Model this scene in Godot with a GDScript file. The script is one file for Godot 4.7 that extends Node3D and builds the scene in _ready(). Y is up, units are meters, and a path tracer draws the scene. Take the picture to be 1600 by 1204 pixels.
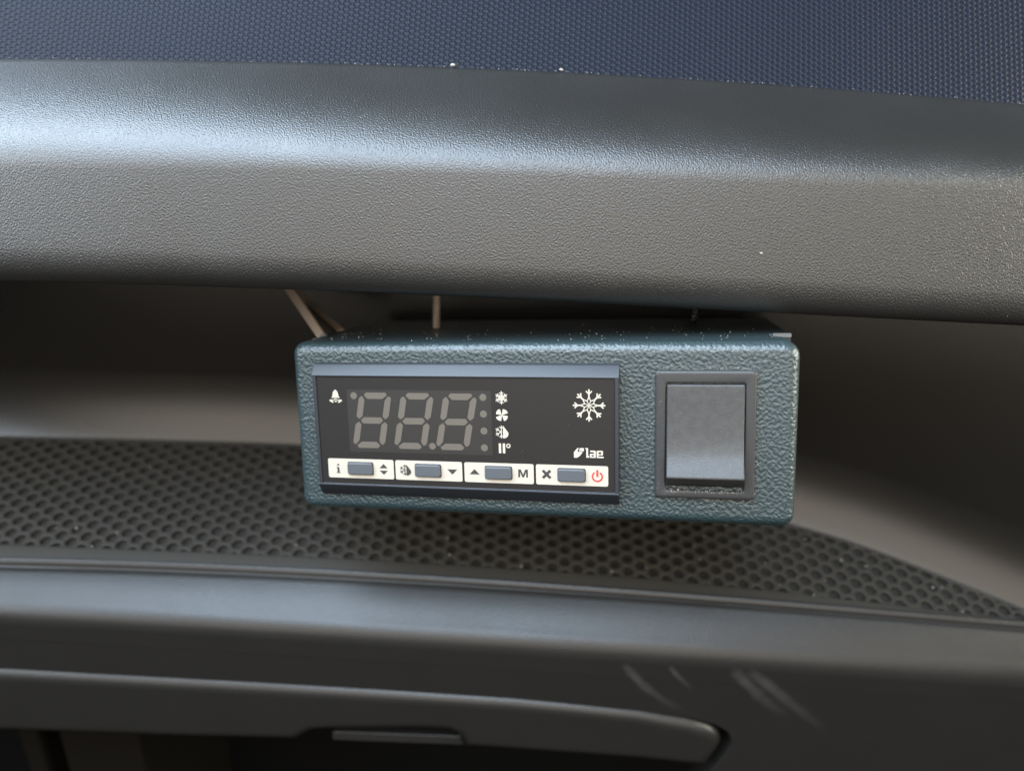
extends Node3D
# A refrigeration control unit hung under the dashboard fascia of a van. All lengths below are in millimetres; MM turns them into metres.

const MM := 0.001
var mats := {}
var tex := {}
var rng := RandomNumberGenerator.new()
var unit_basis := Basis(Vector3(0.97967, 0.12141, 0.15968), Vector3(-0.07621, 0.96161, -0.26362), Vector3(-0.18555, 0.24609, 0.95132)).orthonormalized()


# ------------------------------------------------------------------ mesh helpers
class Build:
	var v := PackedVector3Array()
	var uv := PackedVector2Array()
	var idx := PackedInt32Array()

	func point(p: Vector3, t := Vector2.ZERO) -> int:
		v.append(p)
		uv.append(t)
		return v.size() - 1

	func tri(a: int, b: int, c: int) -> void:   # counter-clockwise seen from outside; stored clockwise as Godot wants
		idx.append(a)
		idx.append(c)
		idx.append(b)

	func quad(a: int, b: int, c: int, d: int) -> void:
		tri(a, b, c)
		tri(a, c, d)

	func mesh() -> ArrayMesh:
		var n := PackedVector3Array()
		n.resize(v.size())
		for i in range(0, idx.size(), 3):
			var a := idx[i]
			var b := idx[i + 1]
			var c := idx[i + 2]
			var f := (v[c] - v[a]).cross(v[b] - v[a])
			n[a] += f
			n[b] += f
			n[c] += f
		var p := PackedVector3Array()
		p.resize(v.size())
		for i in v.size():
			n[i] = n[i].normalized() if n[i].length_squared() > 0.0 else Vector3.UP
			p[i] = v[i] * 0.001
		var arrays := []
		arrays.resize(Mesh.ARRAY_MAX)
		arrays[Mesh.ARRAY_VERTEX] = p
		arrays[Mesh.ARRAY_NORMAL] = n
		arrays[Mesh.ARRAY_TEX_UV] = uv
		arrays[Mesh.ARRAY_INDEX] = idx
		var m := ArrayMesh.new()
		m.add_surface_from_arrays(Mesh.PRIMITIVE_TRIANGLES, arrays)
		return m


# grid of rings; rings[i][j] run so that (j direction) x (i direction) points outwards; a closed ring joins its ends
func loft(rings: Array, closed := false, flip := false) -> Build:
	var b := Build.new()
	var w: int = rings[0].size()
	for i in rings.size():
		var along := 0.0
		for j in w:
			if j > 0:
				along += rings[i][j].distance_to(rings[i][j - 1])
			b.point(rings[i][j], Vector2(rings[i][j].x * MM, along * MM))
	for i in rings.size() - 1:
		for j in (w if closed else w - 1):
			var k := (j + 1) % w
			if flip:
				b.quad(i * w + j, (i + 1) * w + j, (i + 1) * w + k, i * w + k)
			else:
				b.quad(i * w + j, i * w + k, (i + 1) * w + k, (i + 1) * w + j)
	return b


func rrect(x0: float, x1: float, y0: float, y1: float, r: float, n := 5) -> PackedVector2Array:
	var o := PackedVector2Array()
	for c in [[x1 - r, y0 + r, -90.0], [x1 - r, y1 - r, 0.0], [x0 + r, y1 - r, 90.0], [x0 + r, y0 + r, 180.0]]:
		for k in n + 1:
			var a := deg_to_rad(c[2] + 90.0 * k / n)
			o.append(Vector2(c[0] + r * cos(a), c[1] + r * sin(a)))
	return o


func inset(o: PackedVector2Array, d: float) -> PackedVector2Array:
	var r := PackedVector2Array()
	var n := o.size()
	for i in n:
		var e0 := (o[i] - o[(i + n - 1) % n]).normalized()
		var e1 := (o[(i + 1) % n] - o[i]).normalized()
		var n0 := Vector2(-e0.y, e0.x)
		var n1 := Vector2(-e1.y, e1.x)
		var m := n0 + n1
		if m.length() < 1e-4:
			m = n0
		m = m.normalized()
		r.append(o[i] + m * d / maxf(0.35, m.dot(n0)))
	return r


# a counter-clockwise outline pushed from z0 to z1, its front edge rounded with radius r
func prism(o: PackedVector2Array, z0: float, z1: float, r := 0.0, x := Transform3D(), segs := 5, into: Build = null) -> Build:
	var b := into if into else Build.new()
	var n := o.size()
	var steps := [[z0, 0.0]]
	if r > 0.0:
		for k in segs + 1:
			var a := PI / 2 * k / segs
			steps.append([z1 - r * (1.0 - sin(a)), r * (1.0 - cos(a))])
		steps.append([z1, r * 1.15 + 0.04])   # a flat rim, so that the round edge does not tilt the face's normals
	else:
		steps.append([z1, 0.0])
	var base := 0
	var last := o
	for s in steps.size():
		last = inset(o, steps[s][1]) if steps[s][1] > 0.0 else o
		var at := b.v.size()
		for p in last:
			b.point(x * Vector3(p.x, p.y, steps[s][0]), p * MM)
		if s > 0:
			for j in n:
				var k := (j + 1) % n
				b.quad(base + j, base + k, at + k, at + j)
		base = at
	var cap := Geometry2D.triangulate_polygon(last)
	if r <= 0.0:   # a sharp edge keeps its own corner points
		base = b.v.size()
		for p in last:
			b.point(x * Vector3(p.x, p.y, z1), p * MM)
	for i in range(0, cap.size(), 3):
		var q := last[cap[i]]
		if (last[cap[i + 1]] - q).cross(last[cap[i + 2]] - q) > 0.0:
			b.tri(base + cap[i], base + cap[i + 1], base + cap[i + 2])
		else:
			b.tri(base + cap[i], base + cap[i + 2], base + cap[i + 1])
	base = b.v.size()
	for p in o:
		b.point(x * Vector3(p.x, p.y, z0), p * MM)
	cap = Geometry2D.triangulate_polygon(o)
	for i in range(0, cap.size(), 3):
		var q := o[cap[i]]
		if (o[cap[i + 1]] - q).cross(o[cap[i + 2]] - q) > 0.0:
			b.tri(base + cap[i], base + cap[i + 2], base + cap[i + 1])
		else:
			b.tri(base + cap[i], base + cap[i + 1], base + cap[i + 2])
	return b


func tube(path: PackedVector3Array, radius: PackedFloat32Array, n := 12) -> Build:
	var rings := []
	var side := Vector3.RIGHT
	for i in path.size():
		var d := (path[mini(i + 1, path.size() - 1)] - path[maxi(i - 1, 0)]).normalized()
		side = (side - d * side.dot(d)).normalized()
		var up := d.cross(side)
		var ring := PackedVector3Array()
		for k in n:
			var a := TAU * k / n
			ring.append(path[i] + (side * cos(a) + up * sin(a)) * radius[i])
		rings.append(ring)
	var b := loft(rings, true)
	for e in [0, path.size() - 1]:
		var c := b.point(path[e])
		for k in n:
			var p: int = e * n + k
			var q: int = e * n + (k + 1) % n
			if e == 0:
				b.tri(c, q, p)
			else:
				b.tri(c, p, q)
	return b


func poly(x: float, c: Array) -> float:
	return c[0] + x * (c[1] + x * (c[2] + x * c[3]))


# smooth curve through [x, y] points
func spline(x: float, pts: Array) -> float:
	var k := 0
	while k < pts.size() - 2 and x > pts[k + 1][0]:
		k += 1
	var p1: Array = pts[k]
	var p2: Array = pts[k + 1]
	var p0: Array = pts[maxi(k - 1, 0)]
	var p3: Array = pts[mini(k + 2, pts.size() - 1)]
	var h: float = p2[0] - p1[0]
	var t: float = (x - p1[0]) / h
	var m1: float = (p2[1] - p0[1]) / (p2[0] - p0[0]) * h
	var m2: float = (p3[1] - p1[1]) / (p3[0] - p1[0]) * h
	return (2 * t * t * t - 3 * t * t + 1) * p1[1] + (t * t * t - 2 * t * t + t) * m1 + (-2 * t * t * t + 3 * t * t) * p2[1] + (t * t * t - t * t) * m2


# ------------------------------------------------------------------ scene helpers
func thing(called: String, label: String, category: String, turn := Basis(), at := Vector3.ZERO, group := "") -> Node3D:
	var o := Node3D.new()
	o.name = called
	o.transform = Transform3D(turn, at * MM)
	tag(o, label, category, group)
	add_child(o, true)
	return o


func tag(o: Node3D, label: String, category: String, group := "") -> void:
	o.set_meta("label", label)
	o.set_meta("category", category)
	if group:
		o.set_meta("group", group)


func part(called: String, b: Build, m: Material, parent: Node3D, label := "") -> MeshInstance3D:
	return piece(called, b.mesh(), m, parent, label)


func piece(called: String, mesh: Mesh, m: Material, parent: Node3D, label := "") -> MeshInstance3D:
	var o := MeshInstance3D.new()
	o.name = called
	o.mesh = mesh
	o.material_override = m
	o.cast_shadow = GeometryInstance3D.SHADOW_CASTING_SETTING_ON
	if label:
		o.set_meta("label", label)
	parent.add_child(o, true)
	return o


# ------------------------------------------------------------------ textures and materials
func noise_image(w: int, h: int, freq: float, octaves: int, warp: float, s: int) -> Image:
	var n := FastNoiseLite.new()
	n.seed = s
	n.noise_type = FastNoiseLite.TYPE_SIMPLEX_SMOOTH
	n.frequency = freq
	n.fractal_type = FastNoiseLite.FRACTAL_FBM
	n.fractal_octaves = octaves
	if warp > 0.0:
		n.domain_warp_enabled = true
		n.domain_warp_amplitude = warp
		n.domain_warp_frequency = freq * 0.6
		n.domain_warp_fractal_type = FastNoiseLite.DOMAIN_WARP_FRACTAL_NONE
	return n.get_image(w, h, false, false, true)


# grey pictures spread between two tones, as albedo multipliers
func toned(im: Image, lo: Color, hi: Color) -> ImageTexture:
	var out := Image.create(im.get_width(), im.get_height(), false, Image.FORMAT_RGB8)
	for y in im.get_height():
		for x in im.get_width():
			out.set_pixel(x, y, lo.lerp(hi, smoothstep(0.15, 0.85, im.get_pixel(x, y).r)))
	return ImageTexture.create_from_image(out)


func grey(im: Image) -> ImageTexture:
	im.convert(Image.FORMAT_L8)
	return ImageTexture.create_from_image(im)


func make_textures() -> void:
	# one sheet covers all of a surface that the frame shows, so that nothing repeats
	tex.grain = grey(noise_image(2048, 1024, 0.31, 2, 0.0, 3))
	tex.powder = grey(noise_image(1024, 1024, 0.115, 2, 3.5, 8))
	tex.fine = grey(noise_image(1024, 1024, 0.22, 2, 0.0, 21))
	tex.speckle = toned(noise_image(512, 512, 0.05, 6, 4.0, 12), Color(0.92, 0.915, 0.91), Color(1, 1, 1))
	tex.dull = toned(noise_image(512, 256, 0.013, 5, 18.0, 71), Color(0.91, 0.91, 0.91), Color(1, 1, 1))
	tex.wear = grey(noise_image(512, 512, 0.015, 5, 20.0, 33))
	# embossed honeycomb of the upper pad: two cells across a tile of sqrt(3) x 1
	var w := 112
	var h := 64
	var im := Image.create(w, h, false, Image.FORMAT_L8)
	for y in h:
		for x in w:
			var p := Vector2((x + 0.5) / w * sqrt(3.0), (y + 0.5) / h)
			var best := 9.0
			for cx in [-1, 0, 1, 2, 3]:
				for cy in [-1, 0, 1, 2]:
					var c := Vector2(cx * sqrt(3.0) / 2, cy + (0.5 if cx % 2 != 0 else 0.0))
					best = minf(best, p.distance_to(c))
			var g := smoothstep(0.22, 0.52, best)
			im.set_pixel(x, y, Color(g, g, g))
	tex.honeycomb = grey(im)
	# a rubbed streak: broken along its length, soft across it
	var streaks := noise_image(256, 64, 0.03, 4, 0.0, 61)
	var lines := noise_image(256, 64, 0.16, 2, 0.0, 62)
	var rub := Image.create(256, 64, false, Image.FORMAT_RGBA8)
	for y in 64:
		for x in 256:
			var across := pow(sin(PI * (y + 0.5) / 64.0), 1.3)
			var along := smoothstep(0.0, 0.2, x / 256.0) * smoothstep(1.0, 0.6, x / 256.0)
			var g := (0.35 + 0.65 * streaks.get_pixel(x / 3, 5).r) * (0.3 + 0.7 * lines.get_pixel(x / 24, y).r)
			rub.set_pixel(x, y, Color(1, 1, 1, clampf(across * along * g, 0, 1)))
	tex.rub = ImageTexture.create_from_image(rub)


func plastic(called: String, linear: Color, rough: float, bump := "", depth_mm := 0.0, tile_mm := 40.0, spec := 0.5, mode := "object") -> StandardMaterial3D:
	var m := StandardMaterial3D.new()
	m.resource_name = called
	m.albedo_color = linear.linear_to_srgb()
	m.roughness = rough
	m.metallic_specular = spec
	if mode == "uv":
		m.uv1_scale = Vector3(1.0 / 0.30, 1.0 / 0.15, 1.0)
		m.uv1_offset = Vector3(0.5, 0.5, 0)
	else:
		m.uv1_triplanar = true
		m.uv1_world_triplanar = mode == "world"
		m.uv1_triplanar_sharpness = 4.0
		m.uv1_scale = Vector3.ONE / (tile_mm * MM)
		m.uv1_offset = Vector3(0.5, 0.5, 0.5)
	if bump:
		m.heightmap_enabled = true
		m.heightmap_texture = tex[bump]
		m.heightmap_scale = depth_mm * 0.1
	mats[called] = m
	return m


func make_materials() -> void:
	plastic("fascia", Color(0.0165, 0.0155, 0.0140), 0.41, "grain", 0.14, 1.0, 0.66, "uv")
	mats.fascia.roughness_texture = tex.dull
	var pad := plastic("pad", Color(0.006, 0.0085, 0.016), 0.5, "honeycomb", 0.20, 1.0, 0.27, "uv")
	pad.uv1_scale = Vector3(1.0 / (1.55 * sqrt(3.0) * MM), 1.0 / (1.55 * MM), 1)
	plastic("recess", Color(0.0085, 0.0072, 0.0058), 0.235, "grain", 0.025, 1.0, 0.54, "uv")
	plastic("lower", Color(0.015, 0.0138, 0.0125), 0.38, "grain", 0.08, 1.0, 0.46, "uv")
	mats.lower.roughness_texture = tex.dull
	plastic("black", Color(0.004, 0.004, 0.004), 0.7, "", 0.0, 40.0, 0.2)
	plastic("rubber", Color(0.026, 0.023, 0.0185), 0.55, "fine", 0.03, 60.0, 0.35)
	plastic("base", Color(0.024, 0.021, 0.0175), 0.6, "fine", 0.03, 60.0, 0.3)
	plastic("paint", Color(0.018, 0.032, 0.0345), 0.40, "powder", 0.185, 134.0, 0.65)
	plastic("bezel", Color(0.018, 0.020, 0.024), 0.42, "fine", 0.010, 126.0)
	plastic("face", Color(0.014, 0.012, 0.0108), 0.44, "fine", 0.006, 126.0, 0.40)
	plastic("window", Color(0.021, 0.0185, 0.0165), 0.44, "fine", 0.006, 126.0, 0.45)
	plastic("segment", Color(0.094, 0.079, 0.062), 0.5)
	plastic("ink", Color(0.43, 0.38, 0.31), 0.5)
	plastic("dark_ink", Color(0.030, 0.026, 0.023), 0.65)
	plastic("red_ink", Color(0.48, 0.035, 0.028), 0.6)
	plastic("button", Color(0.068, 0.073, 0.080), 0.40, "fine", 0.010, 126.0)
	var rock := plastic("rocker", Color(0.046, 0.0445, 0.0435), 0.37, "fine", 0.055, 64.0, 0.45)
	rock.albedo_texture = tex.speckle
	plastic("frame", Color(0.030, 0.029, 0.029), 0.42, "fine", 0.010, 64.0)
	plastic("tin", Color(0.27, 0.21, 0.16), 0.5, "wear", 0.05, 12.0)
	plastic("cut", Color(0.11, 0.107, 0.10), 0.55, "wear", 0.10, 5.0)
	plastic("dust", Color(0.34, 0.30, 0.25), 0.9)
	var scuff := plastic("scuff", Color(0.20, 0.19, 0.175), 0.7)
	scuff.uv1_triplanar = false
	scuff.uv1_scale = Vector3.ONE
	scuff.uv1_offset = Vector3.ZERO
	scuff.texture_repeat = false
	scuff.albedo_texture = tex.rub
	scuff.transparency = BaseMaterial3D.TRANSPARENCY_ALPHA
	scuff.albedo_color.a = 0.22


# ------------------------------------------------------------------ the unit
func enclosure() -> void:
	var t := thing("control_box", "dark teal textured metal control box hanging under the dashboard fascia", "control box", unit_basis)
	var shell := rrect(-62, 62, -22, 22, 3.2, 8)
	for k in 9:   # the cut corner is rounder
		var a := PI / 2 * k / 8
		shell[9 + k] = Vector2(58.3 + 3.7 * cos(a), 18.3 + 3.7 * sin(a))
	part("front_shell", prism(shell, -10.5, 0.0, 2.6, Transform3D(), 8), mats.paint, t)
	part("fold", prism(rrect(-61, 57.6, -20, 21.98, 1.0), -17.5, -10.0), mats.paint, t)
	part("cover", prism(rrect(-61.9, 62.0, -21.8, 22.04, 0.6), -62.0, -16.5, 0.3), mats.paint, t)
	part("inner_wall", prism(rrect(57.7, 61.97, 12.0, 21.15, 0.2), -16.6, -16.1), mats.bezel, t)
	part("cut_edge", prism(rrect(57.7, 62.05, 21.2, 22.2, 0.2), -17.0, -15.6, 0.1), mats.cut, t, "bare rough cut sheet edge at the right corner of the box")


# flat print lying on the face, its pieces each a hair above the last so that none share a plane
func print_part(called: String, shapes: Array, z: float, m: Material, parent: Node3D, label := "") -> MeshInstance3D:
	var b := Build.new()
	var k := 0
	for s in shapes:
		var o := PackedVector2Array(s)
		if Geometry2D.is_polygon_clockwise(o):
			o.reverse()
		prism(o, z - 0.05, z + 0.03 + 0.004 * k, 0.0, Transform3D(), 1, b)
		k += 1
	return part(called, b, m, parent, label)


func bar(a: Vector2, c: Vector2, w: float) -> PackedVector2Array:
	var d := (c - a).normalized()
	var n := Vector2(-d.y, d.x) * w / 2
	return PackedVector2Array([a - n, c - n, c + n, a + n])


func disc(c: Vector2, r: float, n := 18, from := 0.0, to := 360.0) -> PackedVector2Array:
	var o := PackedVector2Array()
	var full := to - from >= 359.9
	for k in (n if full else n + 1):
		var a := deg_to_rad(from + (to - from) * k / n)
		o.append(c + Vector2(cos(a), sin(a)) * r)
	if not full:
		o.append(c)
	return o


func arc_band(c: Vector2, r: float, w: float, from: float, to: float, n := 24) -> Array:
	var o := []
	for k in n:
		var a := deg_to_rad(lerpf(from, to, float(k) / n))
		var e := deg_to_rad(lerpf(from, to, float(k + 1) / n))
		var p := Vector2(cos(a), sin(a))
		var q := Vector2(cos(e), sin(e))
		o.append(PackedVector2Array([c + p * (r - w / 2), c + p * (r + w / 2), c + q * (r + w / 2), c + q * (r - w / 2)]))
	return o


func flake(c: Vector2, r: float, arms: int, w: float, from: float, branch: Array, only_left := false) -> Array:
	var o := []
	for k in arms:
		var a := from + TAU * k / arms
		var d := Vector2(cos(a), sin(a))
		if only_left and d.x > 0.05:
			continue
		o.append(bar(c, c + d * r, w))
		for g in branch:
			for s in [-1, 1]:
				var e: Vector2 = d.rotated(s * g[2])
				o.append(bar(c + d * r * g[0], c + d * r * g[0] + e * r * g[1], w * 0.9))
	return o


func segment_shape(kind: int, c: Vector2) -> PackedVector2Array:
	var slant := 0.19
	var o := PackedVector2Array()
	var w := 0.8
	if kind < 3:   # bottom, middle, top
		var y := -6.3 + 6.3 * kind
		var l := 2.95
		if kind == 1:
			o = PackedVector2Array([Vector2(-l, y), Vector2(-l + 0.7, y - w), Vector2(l - 0.7, y - w), Vector2(l, y), Vector2(l - 0.7, y + w), Vector2(-l + 0.7, y + w)])
		else:
			var s := 1.0 if kind == 2 else -1.0
			o = PackedVector2Array([Vector2(-l - 0.1, y + s * 0.15), Vector2(-l + 1.0, y - s * w), Vector2(l - 1.0, y - s * w), Vector2(l + 0.1, y + s * 0.15), Vector2(l - 0.4, y + s * w), Vector2(-l + 0.4, y + s * w)])
	else:
		var side := -1.0 if kind % 2 else 1.0
		var up := 1.0 if kind > 4 else -1.0
		var x := side * 3.45
		o = PackedVector2Array([Vector2(x, up * 0.35), Vector2(x + w, up * 1.05), Vector2(x + w, up * 5.6), Vector2(x + side * 0.25, up * 6.2), Vector2(x - w * 0.3 * side, up * 6.0), Vector2(x - w, up * 5.1), Vector2(x - w, up * 1.05)])
		if side < 0:
			o = PackedVector2Array([Vector2(x, up * 0.35), Vector2(x - w, up * 1.05), Vector2(x - w, up * 5.6), Vector2(x - 0.25, up * 6.2), Vector2(x + w * 0.3, up * 6.0), Vector2(x + w, up * 5.1), Vector2(x + w, up * 1.05)])
	for i in o.size():
		o[i] = c + o[i] + Vector2(o[i].y * slant, 0)
	return o


func controller() -> void:
	var t := thing("temperature_controller", "black digital temperature controller with three unlit digits and four buttons, set in the teal box", "temperature controller", unit_basis)
	# bezel: one moulded section run from end to end, with wide sloped edges above and below the face
	var side := PackedVector2Array()   # z across, y up
	for p in [[0.0, -17.5], [0.25, -17.5], [0.9, -17.3], [2.7, -14.75], [3.0, -14.3], [3.05, -14.05], [2.85, -13.95], [2.3, -13.9], [2.3, 13.75], [2.75, 13.8], [2.9, 13.95], [2.8, 14.2], [1.1, 16.5], [0.6, 16.9], [0.2, 17.0], [0.0, 17.0]]:
		side.append(Vector2(p[0], p[1]))
	var turn := Transform3D(Basis(Vector3(0, 0, 1), Vector3(0, 1, 0), Vector3(-1, 0, 0)), Vector3.ZERO)
	part("bezel", prism(side, -21.45, 55.25, 0.0, turn), mats.bezel, t)
	for x in [-54.75, 20.95]:
		part("end_rib", prism(rrect(x - 0.42, x + 0.42, -14.0, 13.85, 0.25, 3), 2.2, 2.78, 0.12), mats.bezel, t)
	part("face_plate", prism(rrect(-54.15, 20.35, -13.8, 13.65, 0.5, 4), 2.2, 2.5, 0.08), mats.face, t)
	var zf := 2.5
	print_part("display_window", [rrect(-46.3, -9.2, -5.45, 10.5, 0.2, 3)], zf - 0.01, mats.window, t)
	for k in 3:
		var c := Vector2(-39.95 + 10.93 * k, 2.7)
		var d := print_part("digit", [segment_shape(1, c)], zf + 0.03, mats.segment, t)
		for s in [0, 2, 3, 4, 5, 6]:
			print_part("segment", [segment_shape(s, c)], zf + 0.03, mats.segment, d)
	print_part("decimal_point", [disc(Vector2(-24.45, -3.55), 0.85)], zf + 0.03, mats.segment, t)
	for p in [Vector2(-44.45, 8.95), Vector2(-11.2, 8.93), Vector2(-11.2, 4.8), Vector2(-11.2, 0.6), Vector2(-11.2, -3.6)]:
		print_part("indicator_dot", [disc(p, 0.88)], zf + 0.03, mats.segment, t)
	# icons in white print
	var c := Vector2(-49.35, 0)
	var bell := PackedVector2Array()
	for p in [[-1.15, 8.35], [-0.85, 8.75], [-0.68, 9.6], [-0.5, 10.05], [-0.22, 10.2], [-0.15, 10.42], [0.15, 10.42], [0.22, 10.2], [0.5, 10.05], [0.68, 9.6], [0.85, 8.75], [1.15, 8.35]]:
		bell.append(Vector2(c.x + p[0], p[1]))
	print_part("alarm_bell_icon", [bell, bar(Vector2(c.x - 0.35, 8.05), Vector2(c.x + 0.35, 8.05), 0.22), bar(Vector2(c.x - 0.25, 7.78), Vector2(c.x - 1.6, 7.78), 0.22), bar(Vector2(c.x + 0.25, 7.78), Vector2(c.x + 1.6, 7.78), 0.22),
		bar(Vector2(c.x - 1.6, 7.75), Vector2(c.x - 0.65, 7.2), 0.4), bar(Vector2(c.x + 1.6, 7.75), Vector2(c.x + 0.65, 7.2), 0.4), bar(Vector2(c.x - 0.25, 7.45), Vector2(c.x + 0.25, 7.45), 0.3)], zf, mats.ink, t)
	print_part("snowflake_icon", flake(Vector2(-6.63, 8.87), 1.62, 6, 0.24, PI / 2, [[0.55, 0.38, 0.9], [0.25, 0.32, 0.95]]), zf, mats.ink, t)
	var fan := []
	for k in 4:
		var q := PackedVector2Array([Vector2(-6.62, 4.62)])
		for s in 8:
			var a := deg_to_rad(18 + 90.0 * k + 64.0 * s / 7)
			q.append(Vector2(-6.62, 4.62) + Vector2(cos(a), sin(a)) * (1.62 - 0.25 * absf(s / 7.0 - 0.35)))
		fan.append(q)
	print_part("fan_icon", fan, zf, mats.ink, t)
	print_part("defrost_icon", drop(Vector2(-6.66, 0.45), 1.58), zf, mats.ink, t)
	print_part("second_setpoint_icon", [rrect(-7.62, -7.02, -4.85, -2.4, 0.02, 1), rrect(-6.62, -6.02, -4.85, -2.4, 0.02, 1)] + arc_band(Vector2(-5.22, -2.98), 0.42, 0.26, 0, 360, 16), zf, mats.ink, t)
	var big := []
	var mid := Vector2(14.45, 7.3)
	for k in 8:   # arms with a fork each, round a ring of open lozenges
		var a := PI / 2 + TAU * k / 8
		var d := Vector2(cos(a), sin(a))
		big.append(bar(mid + d * 1.95, mid + d * 3.85, 0.36))
		for s in [-1, 1]:
			var e := d.rotated(s * PI / 8)
			big.append(bar(mid + d * 2.7, mid + d * 2.7 + d.rotated(s * 0.75) * 1.0, 0.32))
			big.append(bar(mid + e * 1.1, mid + d * 2.05, 0.25))
		var f := d.rotated(PI / 8)
		big.append(bar(mid + f * 0.1, mid + f * 1.15, 0.2))
	print_part("large_snowflake_icon", big, zf, mats.ink, t)
	# maker's mark and its lettering
	var g := []
	g.append(PackedVector2Array([Vector2(10.75, -4.1), Vector2(11.6, -3.1), Vector2(11.95, -3.08), Vector2(11.62, -3.85), Vector2(11.7, -4.0), Vector2(12.9, -4.0), Vector2(12.2, -5.0), Vector2(11.5, -5.48), Vector2(10.75, -5.48)]))
	g.append(PackedVector2Array([Vector2(12.15, -3.08), Vector2(13.15, -3.08), Vector2(13.15, -3.85), Vector2(12.0, -3.82)]))
	print_part("maker_mark", g, zf, mats.ink, t)
	var word := [rrect(13.45, 13.75, -3.3, -3.05, 0.02, 1), rrect(13.7, 14.15, -5.4, -3.05, 0.06, 2), rrect(14.1, 14.42, -5.4, -5.0, 0.03, 1)]
	word += [rrect(14.62, 15.75, -4.0, -3.62, 0.05, 1), rrect(15.5, 15.98, -5.4, -3.7, 0.05, 2), rrect(14.56, 15.6, -4.72, -4.4, 0.04, 1), rrect(14.56, 14.98, -5.35, -4.5, 0.05, 1), rrect(14.7, 15.6, -5.4, -5.08, 0.04, 1)]
	word += [rrect(16.18, 16.62, -5.38, -3.66, 0.08, 2), rrect(16.4, 17.6, -3.98, -3.62, 0.05, 1), rrect(17.25, 17.68, -4.6, -3.7, 0.05, 2), rrect(16.5, 17.62, -4.75, -4.46, 0.04, 1), rrect(16.4, 17.85, -5.4, -5.06, 0.04, 1)]
	print_part("lettering", word, zf, mats.ink, t, "white lower-case lettering lae")
	# four white key fields, each with a key and two signs
	var fields := [[-52.48, -34.86, -47.05, -40.35], [-34.4, -17.04, -29.17, -22.5], [-16.47, 0.9, -11.18, -4.52], [1.46, 18.9, 6.82, 13.42]]
	var said := ["key field with a letter i and two small triangles", "key field with the half snowflake drop sign and a down triangle", "key field with an up triangle and a letter M", "key field with a cross and a red power sign"]
	for k in 4:
		var f: Array = fields[k]
		var field := print_part("key_field", [rrect(f[0], f[1], -12.4, -7.38, 0.45, 4)], zf + 0.02, mats.ink, t, said[k])
		part("button", prism(rrect(f[2], f[3], -11.36, -8.24, 0.6, 5), 1.5, 3.35, 0.32, Transform3D(), 5), mats.button, field)
		part("button_gap", prism(rrect(f[2] - 0.14, f[3] + 0.14, -11.5, -8.1, 0.5, 4), 2.3, 2.575), mats.dark_ink, field)
		var z := zf + 0.05
		if k == 0:
			print_part("letter", [rrect(-50.05, -49.5, -9.25, -8.8, 0.05, 2), rrect(-50.05, -49.5, -11.15, -9.62, 0.02, 1), rrect(-50.25, -49.9, -9.85, -9.6, 0.02, 1), rrect(-50.3, -49.25, -11.2, -10.98, 0.02, 1)], z, mats.dark_ink, field)
			print_part("triangle", [[Vector2(-37.55, -8.45), Vector2(-38.65, -9.6), Vector2(-36.48, -9.6)]], z, mats.dark_ink, field)
			print_part("triangle", [[Vector2(-37.55, -11.3), Vector2(-38.65, -10.2), Vector2(-36.48, -10.2)]], z, mats.dark_ink, field)
		elif k == 1:
			print_part("defrost_sign", drop(Vector2(-31.72, -9.85), 1.42), z, mats.dark_ink, field)
			print_part("triangle", [[Vector2(-20.85, -9.32), Vector2(-18.32, -9.32), Vector2(-19.58, -10.68)]], z, mats.dark_ink, field)
		elif k == 2:
			print_part("triangle", [[Vector2(-13.9, -9.05), Vector2(-15.17, -10.4), Vector2(-12.63, -10.4)]], z, mats.dark_ink, field)
			print_part("letter", [[Vector2(-2.93, -10.78), Vector2(-2.93, -8.78), Vector2(-2.3, -8.78), Vector2(-1.74, -10.1), Vector2(-1.18, -8.78), Vector2(-0.55, -8.78), Vector2(-0.55, -10.78), Vector2(-1.0, -10.78), Vector2(-1.0, -9.45), Vector2(-1.55, -10.78), Vector2(-1.93, -10.78), Vector2(-2.48, -9.45), Vector2(-2.48, -10.78)]], z, mats.dark_ink, field)
		else:
			print_part("cross", [bar(Vector2(3.12, -8.85), Vector2(4.98, -10.75), 0.68), bar(Vector2(3.12, -10.75), Vector2(4.98, -8.85), 0.68)], z, mats.dark_ink, field)
			print_part("power_sign", arc_band(Vector2(16.3, -9.98), 1.16, 0.36, 125, 415, 30) + [rrect(16.08, 16.52, -10.0, -8.35, 0.05, 2)], z, mats.red_ink, field, "red power sign")


# half a snowflake beside half a drop
func drop(c: Vector2, r: float) -> Array:
	var o := flake(c - Vector2(0.2, 0), r, 6, 0.23 * r / 1.6, PI / 2, [[0.55, 0.40, 0.9]], true)
	var q := PackedVector2Array([c + Vector2(0.2, r), c + Vector2(0.2, -r)])
	for k in 9:
		var a := deg_to_rad(-80 + 115.0 * k / 8)
		q.append(c + Vector2(0.2, -0.3 * r) + Vector2(cos(a) * 0.85 * r, sin(a) * 0.7 * r))
	o.append(q)
	return o


func ring_loft(loops: Array) -> Build:
	var rings := []
	for l in loops:
		var ring := PackedVector3Array()
		for p in l[0]:
			ring.append(Vector3(p.x, p.y, l[1]))
		rings.append(ring)
	return loft(rings, true)


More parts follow.
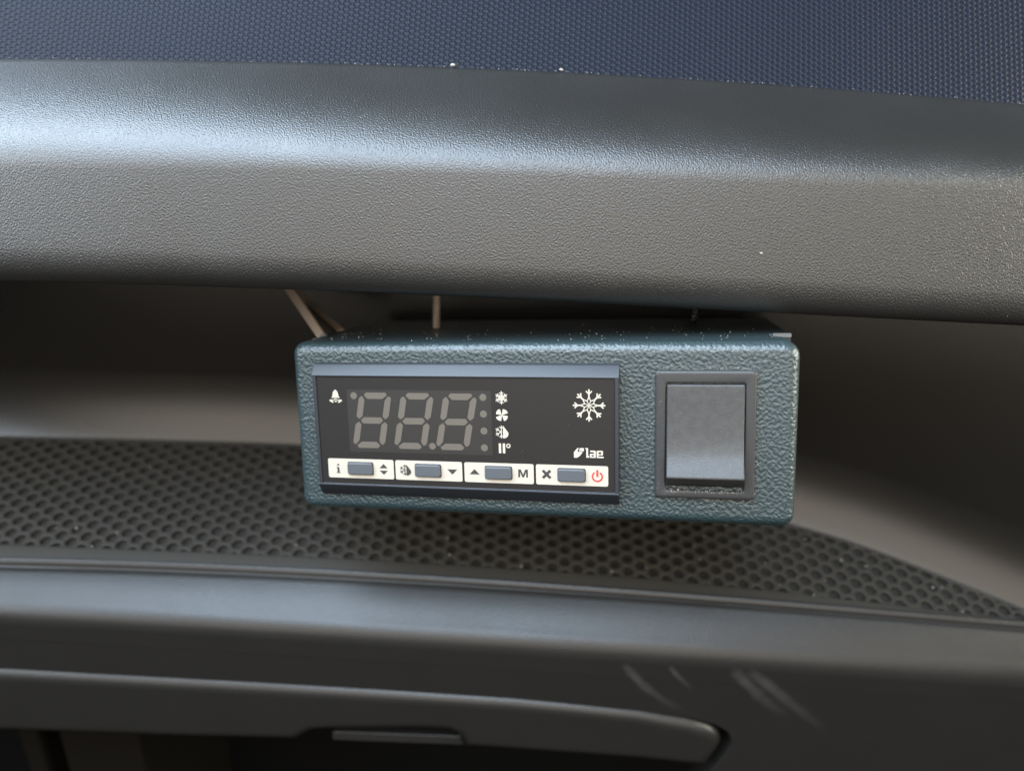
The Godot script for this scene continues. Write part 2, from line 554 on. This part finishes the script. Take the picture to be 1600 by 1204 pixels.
func switch() -> void:
	var t := thing("rocker_switch", "large dark grey rocker switch in a grey frame at the right of the box", "rocker switch", unit_basis)
	var n := 5
	part("frame", ring_loft([[rrect(29.75, 52.5, -15.1, 15.5, 0.9, n), -0.5], [rrect(29.75, 52.5, -15.1, 15.5, 0.9, n), 0.75], [rrect(29.85, 52.4, -15.0, 15.4, 0.85, n), 1.0], [rrect(30.15, 52.1, -14.7, 15.1, 0.8, n), 1.2], [rrect(30.5, 51.75, -14.3, 14.7, 0.8, n), 1.25],
		[rrect(31.9, 50.4, -13.35, 12.95, 0.7, n), 1.25], [rrect(32.15, 50.15, -13.15, 12.72, 0.7, n), 1.1], [rrect(32.2, 50.1, -13.1, 12.68, 0.7, n), 0.8], [rrect(32.2, 50.1, -13.1, 12.68, 0.7, n), -3.5]]), mats.frame, t)
	part("well", prism(rrect(31.5, 50.8, -13.6, 13.2, 0.5), -4.0, -3.3), mats.black, t)
	var o := PackedVector2Array()
	for p in [[-3.0, -11.6], [0.5, -12.15], [2.9, -10.9], [5.0, -9.35], [5.35, -9.1], [5.48, -8.85], [5.4, -8.5], [4.4, -6.6], [3.5, -4.8], [2.85, -3.0], [2.4, -0.6], [2.05, 2.0], [1.75, 5.0], [1.5, 8.0], [1.3, 11.8], [1.15, 12.15], [0.8, 12.35], [-3.0, 12.0]]:
		o.append(Vector2(p[0], p[1]))
	# the section runs across the switch, with rounded ends
	var x := Transform3D(Basis(Vector3(0, 0, 1), Vector3(0, 1, 0), Vector3(-1, 0, 0)), Vector3(0, 0, 0))
	var rings := []
	for s in [[-32.45, 0.35], [-32.5, 0.2], [-32.6, 0.08], [-32.85, 0.0], [-41.0, 0.0], [-49.55, 0.0], [-49.75, 0.08], [-49.83, 0.2], [-49.85, 0.35]]:
		var ring := PackedVector3Array()
		for p in inset(o, s[1]):
			ring.append(x * Vector3(p.x, p.y, s[0]))
		rings.append(ring)
	var b := loft(rings, true, true)
	for e in [0, rings.size() - 1]:
		var flat := inset(o, 0.35)
		var cap := Geometry2D.triangulate_polygon(flat)
		var at := b.v.size()
		for p in rings[e]:
			b.point(p)
		for i in range(0, cap.size(), 3):
			var q := (flat[cap[i + 1]] - flat[cap[i]]).cross(flat[cap[i + 2]] - flat[cap[i]]) > 0.0
			if q == (e != 0):
				b.tri(at + cap[i], at + cap[i + 2], at + cap[i + 1])
			else:
				b.tri(at + cap[i], at + cap[i + 1], at + cap[i + 2])
	part("rocker", b, mats.rocker, t)


# ------------------------------------------------------------------ what it hangs from
func fixings() -> void:
	var t := thing("mounting_bracket", "brown folded metal bracket of two strips rising from the left end of the box", "bracket")
	var up := Vector3(-12.6, 7.0, -16.3).normalized()
	var k := 0
	for foot in [Vector3(-58.7, 9.4, -32.1), Vector3(-56.4, 6.2, -44.5)]:
		var across := up.cross(Vector3(0.8, 0.2, 0.5).normalized()).normalized()
		var x := Transform3D(Basis(across.cross(up).normalized(), across, up), foot - up * 0.6)
		if k == 1:
			x = Transform3D(Basis.looking_at(-Vector3(-13.7, 2.4, -16.6).normalized(), Vector3.UP), foot)
		part("strip", prism(rrect(-1.25, 1.25, -0.5, 0.5, 0.25, 3), 0.0, 31.0, 0.15, x), mats.tin, t)
		if k == 0:
			part("cut_end", prism(rrect(-1.35, 1.45, -0.6, 0.6, 0.25, 3), -1.2, 0.3, 0.15, x), mats.cut, t)
		k += 1
	var a := Vector3(-58.7, 9.4, -32.1) + Vector3(0.2, -0.4, -1.2)
	var d := Vector3(-56.4, 6.2, -44.5) + Vector3(-0.2, 0.2, 1.2)
	part("web", loft([PackedVector3Array([a, a + up * 24.0]), PackedVector3Array([d, d + Vector3(-13.7, 2.4, -16.6)])]), mats.recess, t)
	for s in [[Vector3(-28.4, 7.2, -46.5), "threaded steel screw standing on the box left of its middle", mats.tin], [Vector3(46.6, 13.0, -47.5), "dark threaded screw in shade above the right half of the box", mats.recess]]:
		var o := thing("mounting_screw", s[1], "screw", Basis(), Vector3.ZERO, "screws between box and fascia")
		var path := PackedVector3Array()
		var rad := PackedFloat32Array()
		for i in 121:
			path.append(s[0] + Vector3(0, -0.8 + i * 0.2, 0))
			rad.append(0.85 + 0.32 * absf(fmod(i * 0.2 / 1.1, 1.0) - 0.5) * 2.0)
		part("shank", tube(path, rad, 14), s[2], o)
		var nut := PackedVector2Array()
		for i in 6:
			nut.append(Vector2(cos(TAU * i / 6), sin(TAU * i / 6)) * 2.2)
		var lay := Transform3D(Basis(Vector3(1, 0, 0), Vector3(0, 0, -1), Vector3(0, 1, 0)), s[0] + Vector3(0, 15.0, 0))
		part("nut", prism(nut, 0.0, 1.8, 0.3, lay), s[2], o)


# ------------------------------------------------------------------ the dashboard
const SEAM := [79.28, 0.004609, -0.0001614, -1.62e-08]
const ROLL := [62.64, 0.02448, -6.388e-05, 2.91e-07]
const BOTTOM := [29.29, 0.003073, -5.967e-05, 3.474e-07]
const LINE := [-65.86, -0.005717, -3.906e-05, 7.39e-08]
const LINE_Z := [-23.21, 0.0166, 1.1343e-04, -2.145e-07]
const LIP := [-66.02, -0.001944, -5.185e-05, -1.06e-08]
const CREST := [-74.74, -0.01754, -1.796e-05, 1.908e-07]
const BACK := [[-420, 36.0], [-300, 40.5], [-184, 44.3], [-132, 46.2], [-80, 47.6], [-30, 46.6], [20, 42.0], [60, 34.0], [94, 23.8], [111, 18.4], [130, 10.3], [159, -3.5], [200, -24.0], [260, -60.0], [320, -100.0]]
const FRONT := [[-420, -4.0], [-300, -2.6], [-160, -0.9], [-68.5, 0.4], [0, 0.0], [40, -1.04], [80, -3.0], [119, -5.8], [157, -8.6], [200, -12.0], [320, -22.0]]
const TILT := deg_to_rad(19.0)


func mat_point(a: float, b: float, h := 0.0) -> Vector3:
	return Vector3(-2.24 + a, -64.6 + b * sin(TILT) + h * cos(TILT), -29.02 - b * cos(TILT) + h * sin(TILT))


func bezier(p0: Vector2, p1: Vector2, p2: Vector2, n: int, out: PackedVector2Array) -> void:
	for k in n + 1:
		var t := float(k) / n
		out.append(p0.lerp(p1, t).lerp(p1.lerp(p2, t), t))


func section(x: float, pts: PackedVector2Array) -> PackedVector3Array:   # (z, y) pairs at one x
	var r := PackedVector3Array()
	for p in pts:
		r.append(Vector3(x, p.y, p.x))
	return r


func dashboard() -> Node3D:
	var t := thing("dashboard", "dark grey moulded van dashboard with a padded fascia over an open shelf", "dashboard")
	var xs := []
	for i in 121:
		xs.append(-420.0 + 6.0 * i)
	# fascia: underside, rounded lower edge, leaning front, soft roll back to the seam
	var rings := []
	var pads := []
	for x in xs:
		var cx := clampf(x, -170.0, 150.0)
		var s := Vector2(-46.48, poly(cx, SEAM))
		var r := Vector2(-14.38, poly(cx, ROLL))
		var b := Vector2(-6.58, poly(cx, BOTTOM))
		var p := PackedVector2Array()
		var face := (r - b).normalized()
		p.append(Vector2(-125, b.y + 4.0))
		p.append(Vector2(-60, b.y + 3.0))
		p.append(Vector2(-28, b.y + 1.2))
		bezier(b + Vector2(-11.0, 0.3), b + Vector2(-0.2, -1.9), b + face * 10.0, 14, p)
		for k in range(1, 6):
			p.append((b + face * 10.0).lerp(r - face * 4.0, k / 6.0))
		var r0 := r - face * 4.0
		var back := Vector2(-0.93, 0.37)
		for k in 25:   # one soft roll from the leaning front to the seam
			p.append(r0.bezier_interpolate(r0 + face * 10.5, s - back * 13.0, s, k / 24.0))
		p.append(s + Vector2(-1.2, -0.9))
		p.append(s + Vector2(-1.6, -6.0))
		rings.append(section(x, p))
		# upper pad, rising steeply behind the seam
		var q := PackedVector2Array()
		q.append(s + Vector2(-1.4, -5.0))
		q.append(s + Vector2(-1.3, -0.7))
		for k in 9:
			q.append(s + Vector2(-1.7 - 5.2 * k, -0.1 + 8.4 * k - 0.05 * k * k))
		for k in range(1, 9):
			q.append(s + Vector2(-43.3 - 9.0 * k, 64.0 + 6.0 * k - 0.35 * k * k))
		pads.append(section(x, q))
	part("fascia", loft(rings, false, true), mats.fascia, t, "wide grained fascia strip with a soft rolled top edge")
	part("upper_pad", loft(pads, false, true), mats.pad, t, "blue-grey pad with a fine honeycomb emboss")
	# wall of the recess, curving out to meet the mat along its back edge
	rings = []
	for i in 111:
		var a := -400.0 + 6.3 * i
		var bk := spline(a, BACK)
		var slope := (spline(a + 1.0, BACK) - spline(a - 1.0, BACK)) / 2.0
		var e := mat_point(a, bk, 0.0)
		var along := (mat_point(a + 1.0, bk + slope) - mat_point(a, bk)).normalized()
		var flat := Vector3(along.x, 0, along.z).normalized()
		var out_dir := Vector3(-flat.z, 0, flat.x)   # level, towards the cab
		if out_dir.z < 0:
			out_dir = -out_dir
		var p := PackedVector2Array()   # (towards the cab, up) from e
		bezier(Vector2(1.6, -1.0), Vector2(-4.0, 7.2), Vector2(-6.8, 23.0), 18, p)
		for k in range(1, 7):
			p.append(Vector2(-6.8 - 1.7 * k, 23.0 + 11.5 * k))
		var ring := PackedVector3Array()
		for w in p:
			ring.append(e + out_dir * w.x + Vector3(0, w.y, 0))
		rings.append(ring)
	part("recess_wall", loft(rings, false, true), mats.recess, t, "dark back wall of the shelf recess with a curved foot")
	# lower trim: bead, groove, rolled lip and the start of the front
	rings = []
	for x in xs:
		var cx := clampf(x, -200.0, 190.0)
		var l := Vector2(poly(cx, LINE_Z), poly(cx, LINE))
		var g := Vector2(poly(cx, LINE_Z) + 3.0, poly(cx, LIP))
		var c := Vector2(-7.8, poly(cx, CREST))
		var p := PackedVector2Array()
		p.append(l + Vector2(-2.0, -6.0))
		p.append(l + Vector2(-1.2, -1.2))
		for q in [[-0.9, -0.2], [-0.8, 0.55], [-0.5, 0.95], [-0.15, 1.05], [0.05, 0.98], [0.3, 0.68], [0.55, 0.36], [0.78, 0.05], [0.92, -0.3], [0.98, -0.9], [1.35, -1.35]]:
			p.append(l + Vector2(q[0], q[1]))
		p.append(g + Vector2(-1.2, -0.7))
		p.append(g + Vector2(-0.5, -0.15))
		var down := (c - g).normalized()
		for k in 8:
			p.append(g.lerp(c - down * 4.2, k / 7.0) + Vector2(0, 0.25 * sin(PI * k / 7.0)))
		bezier(c - down * 3.6, c + down * 0.5, Vector2(-7.15, c.y - 4.4), 12, p)
		p.append(Vector2(-7.1, c.y - 10.0))
		rings.append(section(x, p))
	part("lip", loft(rings, false, true), mats.lower, t, "rolled shelf lip with a thin bead along its back")
	# front below the lip, open where the lid sits
	var o := PackedVector2Array()
	for q in [[-431.0, -156.4], [-431.0, -97.9], [-154.9, -95.4], [-77.7, -95.6], [-39.0, -96.0], [-0.2, -96.7], [38.8, -99.0], [55.6, -101.1], [62.8, -103.2], [67.3, -106.0], [69.3, -109.8], [68.5, -115.1], [65.4, -123.0], [53.5, -156.4], [308.1, -156.4], [308.1, -88.6]]:
		o.append(Vector2(q[0], q[1]))
	var top := []
	for i in 40:
		var x := 300.0 - 18.0 * i
		top.append(Vector2(x, poly(clampf(x, -200.0, 190.0), CREST) - 8.0))
	var outline := PackedVector2Array()
	for i in range(1, 16):
		outline.append(o[i])
	for p in top:
		if p.x > -425 and p.x < 305:
			outline.append(p)
	outline.append(Vector2(-420, top[-1].y))
	part("front_panel", prism(outline, -17.0, -7.2, 0.6), mats.lower, t)
	var lid := PackedVector2Array()
	for q in [[-431.0, -98.9], [-431.0, -123.5], [-160.9, -121.3], [-102.5, -119.8], [-68.0, -118.4], [-67.0, -117.2], [-62.4, -113.9], [-56.2, -113.0], [-27.7, -110.7], [-19.5, -110.7], [-16.0, -112.5], [-14.5, -117.4], [41.2, -119.1], [57.4, -120.4], [62.6, -120.1], [64.4, -114.8], [65.4, -110.7], [64.2, -107.4], [61.2, -104.9], [55.0, -102.7], [38.9, -99.8], [18.6, -98.3], [-0.2, -97.3], [-39.0, -96.6], [-77.7, -96.2], [-116.4, -96.1], [-155.0, -96.0]]:
		lid.append(Vector2(q[0], q[1]))
	var l := part("glovebox_lid", prism(inset(lid, -1.0), -12.0, -6.0, 4.0, Transform3D(), 8), mats.lower, t, "dark drop-down lid with a rounded corner and a finger slot")
	part("handle", prism(rrect(-21.5, 23.0, -1.5, 1.5, 0.5), -4.0, 0.0, 0.3, Transform3D(Basis(Vector3(0, 0, 1), 0.02) * Basis(Vector3(1, 0, 0), deg_to_rad(-14)), Vector3(-35.5, -119.0, -9.6))), mats.lower, l)
	part("lid_backing", prism(rrect(-420, 74, -118, -88, 1.0), -19.0, -15.0), mats.black, t)
	part("footwell_panel", prism(rrect(-420, 300, -320, -100, 1.0), -110.0, -100.0), mats.black, t)
	for q in [[-178.0, -171.0], [-163.0, -134.0]]:
		part("rib", prism(rrect(q[0], q[1], -300, -118, 2.0), -98.0, -30.0, 1.5), mats.recess, t)
	# scuffs rubbed into the front
	for s in [[1.8, [31.5, -79.3], [34.5, -83.0], [39.0, -88.2], [45.5, -93.6], [54.0, -98.6]], [1.2, [45.5, -79.6], [48.5, -83.5], [54.5, -89.5]], [2.4, [64.0, -79.3], [68.5, -84.0], [75.5, -91.0], [85.5, -99.0]], [2.2, [68.5, -79.4], [74.5, -84.0], [84.5, -92.5], [99.0, -104.5]]]:
		scuff(s, t)
	return t


func scuff(s: Array, t: Node3D) -> void:
	var line := PackedVector2Array()
	for i in range(1, s.size() - 1):
		for k in 6:
			line.append(Vector2(s[i][0], s[i][1]).lerp(Vector2(s[i + 1][0], s[i + 1][1]), k / 6.0))
	line.append(Vector2(s[-1][0], s[-1][1]))
	var b := Build.new()
	for i in line.size():
		var d := (line[mini(i + 1, line.size() - 1)] - line[maxi(i - 1, 0)]).normalized()
		var n: Vector2 = Vector2(-d.y, d.x) * s[0] * rng.randf_range(0.85, 1.15)
		var u := float(i) / (line.size() - 1)
		b.point(Vector3(line[i].x - n.x, line[i].y - n.y, -7.08), Vector2(u, 0.02))
		b.point(Vector3(line[i].x + n.x, line[i].y + n.y, -7.08), Vector2(u, 0.98))
		if i > 0:
			b.quad(2 * i - 2, 2 * i, 2 * i + 1, 2 * i - 1)
	part("scuff", b, mats.scuff, t)


# ------------------------------------------------------------------ the mat
func mat() -> void:
	var t := thing("shelf_mat", "black rubber honeycomb mat lying in the shelf under the teal box", "mat")
	var d := 4.62
	var b := Build.new()
	var col := -64
	while col < 46:
		var a := col * d * 0.866025 + 0.6
		for row in range(-4, 14):
			var q := (row + (0.5 if col % 2 != 0 else 0.0)) * d - 0.8
			if q > spline(a, BACK) - 1.0 or q < spline(a, FRONT) - 2.2 or a > 168:
				continue
			var rings := []
			var wob := rng.randf_range(-0.04, 0.04)
			for lv in [[0.0, 0.0], [0.39, -0.02], [0.365, -0.2], [0.35, -0.5], [0.33 + wob, -1.7]]:
				var ring := PackedInt32Array()
				for k in 12:
					var an := TAU * k / 12
					var r: float = d * 0.57735 if k % 2 == 0 else d * 0.5
					if lv[0] > 0.0:
						r = d * lv[0] * (1.03 if k % 2 == 0 else 0.985)
					ring.append(b.point(mat_point(a + cos(an) * r, q + sin(an) * r, lv[1])))
				rings.append(ring)
			for i in 4:
				for k in 12:
					var n := (k + 1) % 12
					b.quad(rings[i][k], rings[i][n], rings[i + 1][n], rings[i + 1][k])
		col += 1
	part("honeycomb", b, mats.rubber, t)
	var base := []
	var front := []
	var back := []
	for i in 91:
		var a := -420.0 + 6.6 * i
		var bk := spline(a, BACK)
		var fr := spline(a, FRONT)
		base.append(PackedVector3Array([mat_point(a, minf(bk, fr) - 9.0, -1.65), mat_point(a, bk + 3.0, -1.65)]))
		front.append(PackedVector3Array([mat_point(a, fr - 7.5, -1.5), mat_point(a, fr - 7.5, 0.0), mat_point(a, fr - 0.5, 0.2), mat_point(a, fr - 0.1, 0.1), mat_point(a, fr + 0.1, -0.3), mat_point(a, fr + 0.15, -1.0)]))
		back.append(PackedVector3Array([mat_point(a, bk - 2.3, -1.0), mat_point(a, bk - 2.2, -0.2), mat_point(a, bk - 2.0, 0.1), mat_point(a, bk - 0.5, 0.2), mat_point(a, bk + 2.0, 0.1)]))
	part("base_sheet", loft(base, false, true), mats.base, t)
	part("front_border", loft(front, false, true), mats.rubber, t)
	part("back_border", loft(back, false, true), mats.rubber, t)


# ------------------------------------------------------------------ crumbs and dust
func lump(r: float, s: int) -> ArrayMesh:
	var ball := SphereMesh.new()
	ball.radius = r
	ball.height = 2 * r
	ball.radial_segments = 12
	ball.rings = 7
	var a := ball.get_mesh_arrays()
	var n := FastNoiseLite.new()
	n.seed = s
	n.frequency = 0.55 / r
	var b := Build.new()
	for p in a[Mesh.ARRAY_VERTEX]:
		b.point(p * (1.0 + 0.55 * n.get_noise_3dv(p)) * Vector3(1.3, 0.75, 1.0))
	var k: PackedInt32Array = a[Mesh.ARRAY_INDEX]
	b.idx = k
	return b.mesh()


func crumbs() -> void:
	var said := ["largest pale crumb caught in the seam above the fascia", "small pale crumb in the seam, right of the larger one", "tiny white crumb stuck on the front of the fascia"]
	var at := [Vector3(-24.6, 79.7, -46.6), Vector3(3.1, 79.9, -46.9), Vector3(50.6, 44.7, -9.6)]
	var size := [0.5, 0.36, 0.28]
	for k in 3:
		var o := MeshInstance3D.new()
		o.name = "crumb" if k == 0 else "crumb_%03d" % k
		o.mesh = lump(size[k], 40 + k)
		o.material_override = mats.dust
		o.position = at[k] * MM
		tag(o, said[k], "crumb")
		add_child(o, true)


func specks(called: String, places: Array) -> void:
	var mm := MultiMesh.new()
	mm.transform_format = MultiMesh.TRANSFORM_3D
	mm.mesh = lump(1.0, 77)
	mm.instance_count = places.size()
	for i in places.size():
		var s: float = places[i][1]
		var turn := Basis.from_euler(Vector3(rng.randf() * TAU, rng.randf() * TAU, rng.randf() * TAU)).scaled(Vector3.ONE * s)
		mm.set_instance_transform(i, Transform3D(turn, places[i][0] * MM))
	var o := MultiMeshInstance3D.new()
	o.name = called
	o.multimesh = mm
	o.material_override = mats.dust
	o.set_meta("kind", "stuff")
	tag(o, "fine pale dust grains scattered over the teal box, the mat and the fascia", "dust")
	add_child(o, true)


func dust() -> void:
	var p := []
	for i in 150:   # on top of the box
		p.append([unit_basis * Vector3(rng.randf_range(-58, 57), 22.1, -3.0 - 42.0 * pow(rng.randf(), 1.2)), rng.randf_range(0.04, 0.13)])
	for i in 230:   # gathered round the switch frame
		var side := rng.randi() % 4
		var u := rng.randf()
		var off := 0.2 + 1.9 * pow(rng.randf(), 2.0)
		var q := Vector2(lerpf(29.5, 52.8, u), 15.5 + off * 0.7)
		if side == 1:
			q = Vector2(52.5 + off * 1.4, lerpf(-15.0, 10.0, u))
		elif side == 2:
			q = Vector2(29.7 - off * 0.6, lerpf(-15.0, 15.0, u))
		elif side == 3:
			q = Vector2(lerpf(40.0, 53.5, u), -15.2 - off)
		p.append([unit_basis * Vector3(q.x, q.y, 0.05), rng.randf_range(0.03, 0.085)])
	for i in 80:   # below the rocker, in the frame
		p.append([unit_basis * Vector3(lerpf(33.0, 50.5, rng.randf()), -13.2 + rng.randf_range(-0.4, 0.45), 1.2), rng.randf_range(0.04, 0.12)])
	for i in 40:
		p.append([unit_basis * Vector3(rng.randf_range(30.3, 31.8), rng.randf_range(-14.5, 9.0), 1.27), rng.randf_range(0.02, 0.06)])
	for i in 60:   # on the controller face
		p.append([unit_basis * Vector3(rng.randf_range(-53, 20), rng.randf_range(-7, 13), 2.53), rng.randf_range(0.015, 0.05)])
	for i in 130:   # along the seam
		var x := rng.randf_range(-150, 140)
		p.append([Vector3(x, poly(x, SEAM) + 0.15 + rng.randf_range(-0.1, 0.2), -46.2 + rng.randf_range(-0.6, 0.9)), rng.randf_range(0.03, 0.10)])
	for i in 70:   # on the mat
		var a := rng.randf_range(-150, 140)
		p.append([mat_point(a, lerpf(spline(a, FRONT), spline(a, BACK) - 2.0, rng.randf()), 0.1), rng.randf_range(0.06, 0.26)])
	for i in 40:   # on the front of the fascia
		var x := rng.randf_range(-130, 110)
		var u := rng.randf()
		p.append([Vector3(x, lerpf(poly(x, BOTTOM) + 4.0, poly(x, ROLL), u), lerpf(-7.4, -14.2, u) + 0.1), rng.randf_range(0.02, 0.07)])
	specks("dust", p)


func _ready() -> void:
	rng.seed = 11
	# camera
	var cam := Camera3D.new()
	cam.name = "camera"
	cam.transform = Transform3D(Basis(Vector3(0.99863, 0.04743, -0.02212), Vector3(-0.05234, 0.90507, -0.42204), Vector3(0.0, 0.42262, 0.90631)).orthonormalized(), Vector3(-5.24, 89.24, 165.16) * MM)
	var lens := CameraAttributesPhysical.new()
	lens.frustum_focal_length = 12.0 / (602.0 / 1200.0)
	lens.exposure_aperture = lens.frustum_focal_length / 3.9
	lens.frustum_focus_distance = 0.184
	lens.frustum_near = 0.01
	lens.frustum_far = 20.0
	cam.attributes = lens
	cam.fov = rad_to_deg(2.0 * atan(602.0 / 1200.0))
	cam.near = 0.01
	cam.far = 20.0
	cam.current = true
	add_child(cam)
	# daylight in a closed cab: a dim surround, and the windows as area lights
	var env := Environment.new()
	env.background_mode = Environment.BG_COLOR
	env.background_color = Color(0.06, 0.058, 0.056)
	env.background_energy_multiplier = 1.0
	env.tonemap_mode = Environment.TONE_MAPPER_LINEAR
	env.tonemap_exposure = 1.0
	env.sdfgi_enabled = true
	env.ssao_enabled = true
	env.ssil_enabled = true
	var we := WorldEnvironment.new()
	we.name = "surround"
	we.environment = env
	add_child(we)
	window_light("windscreen_light", Vector3(-0.28, 0.72, 0.24), Vector3(-0.02, 0.05, -0.01), Vector2(1.35, 0.38), Color(0.83, 0.915, 1.0), 2.75)
	window_light("left_window_light", Vector3(-0.85, 0.42, 0.30), Vector3(0.0, 0.0, 0.0), Vector2(0.8, 0.55), Color(0.91, 0.955, 1.0), 1.3)
	window_light("right_window_light", Vector3(0.95, 0.30, 0.15), Vector3(0.0, 0.0, 0.0), Vector2(0.7, 0.5), Color(1.0, 0.99, 0.92), 1.6)
	window_light("cab_light", Vector3(0.02, 0.43, 0.90), Vector3(0.0, 0.0, 0.0), Vector2(1.4, 0.76), Color(1.0, 0.95, 0.885), 1.05)

	make_textures()
	make_materials()
	dashboard()
	mat()
	enclosure()
	controller()
	switch()
	fixings()
	crumbs()
	dust()


func window_light(called: String, at: Vector3, to: Vector3, size: Vector2, color: Color, energy: float) -> void:
	var l := AreaLight3D.new()
	l.name = called
	l.area_size = size
	l.light_color = color
	l.light_energy = energy
	l.shadow_enabled = true
	l.area_range = 4.0
	l.area_attenuation = 2.0
	l.look_at_from_position(at, to, Vector3.UP if absf((to - at).normalized().y) < 0.95 else Vector3.FORWARD)
	add_child(l)
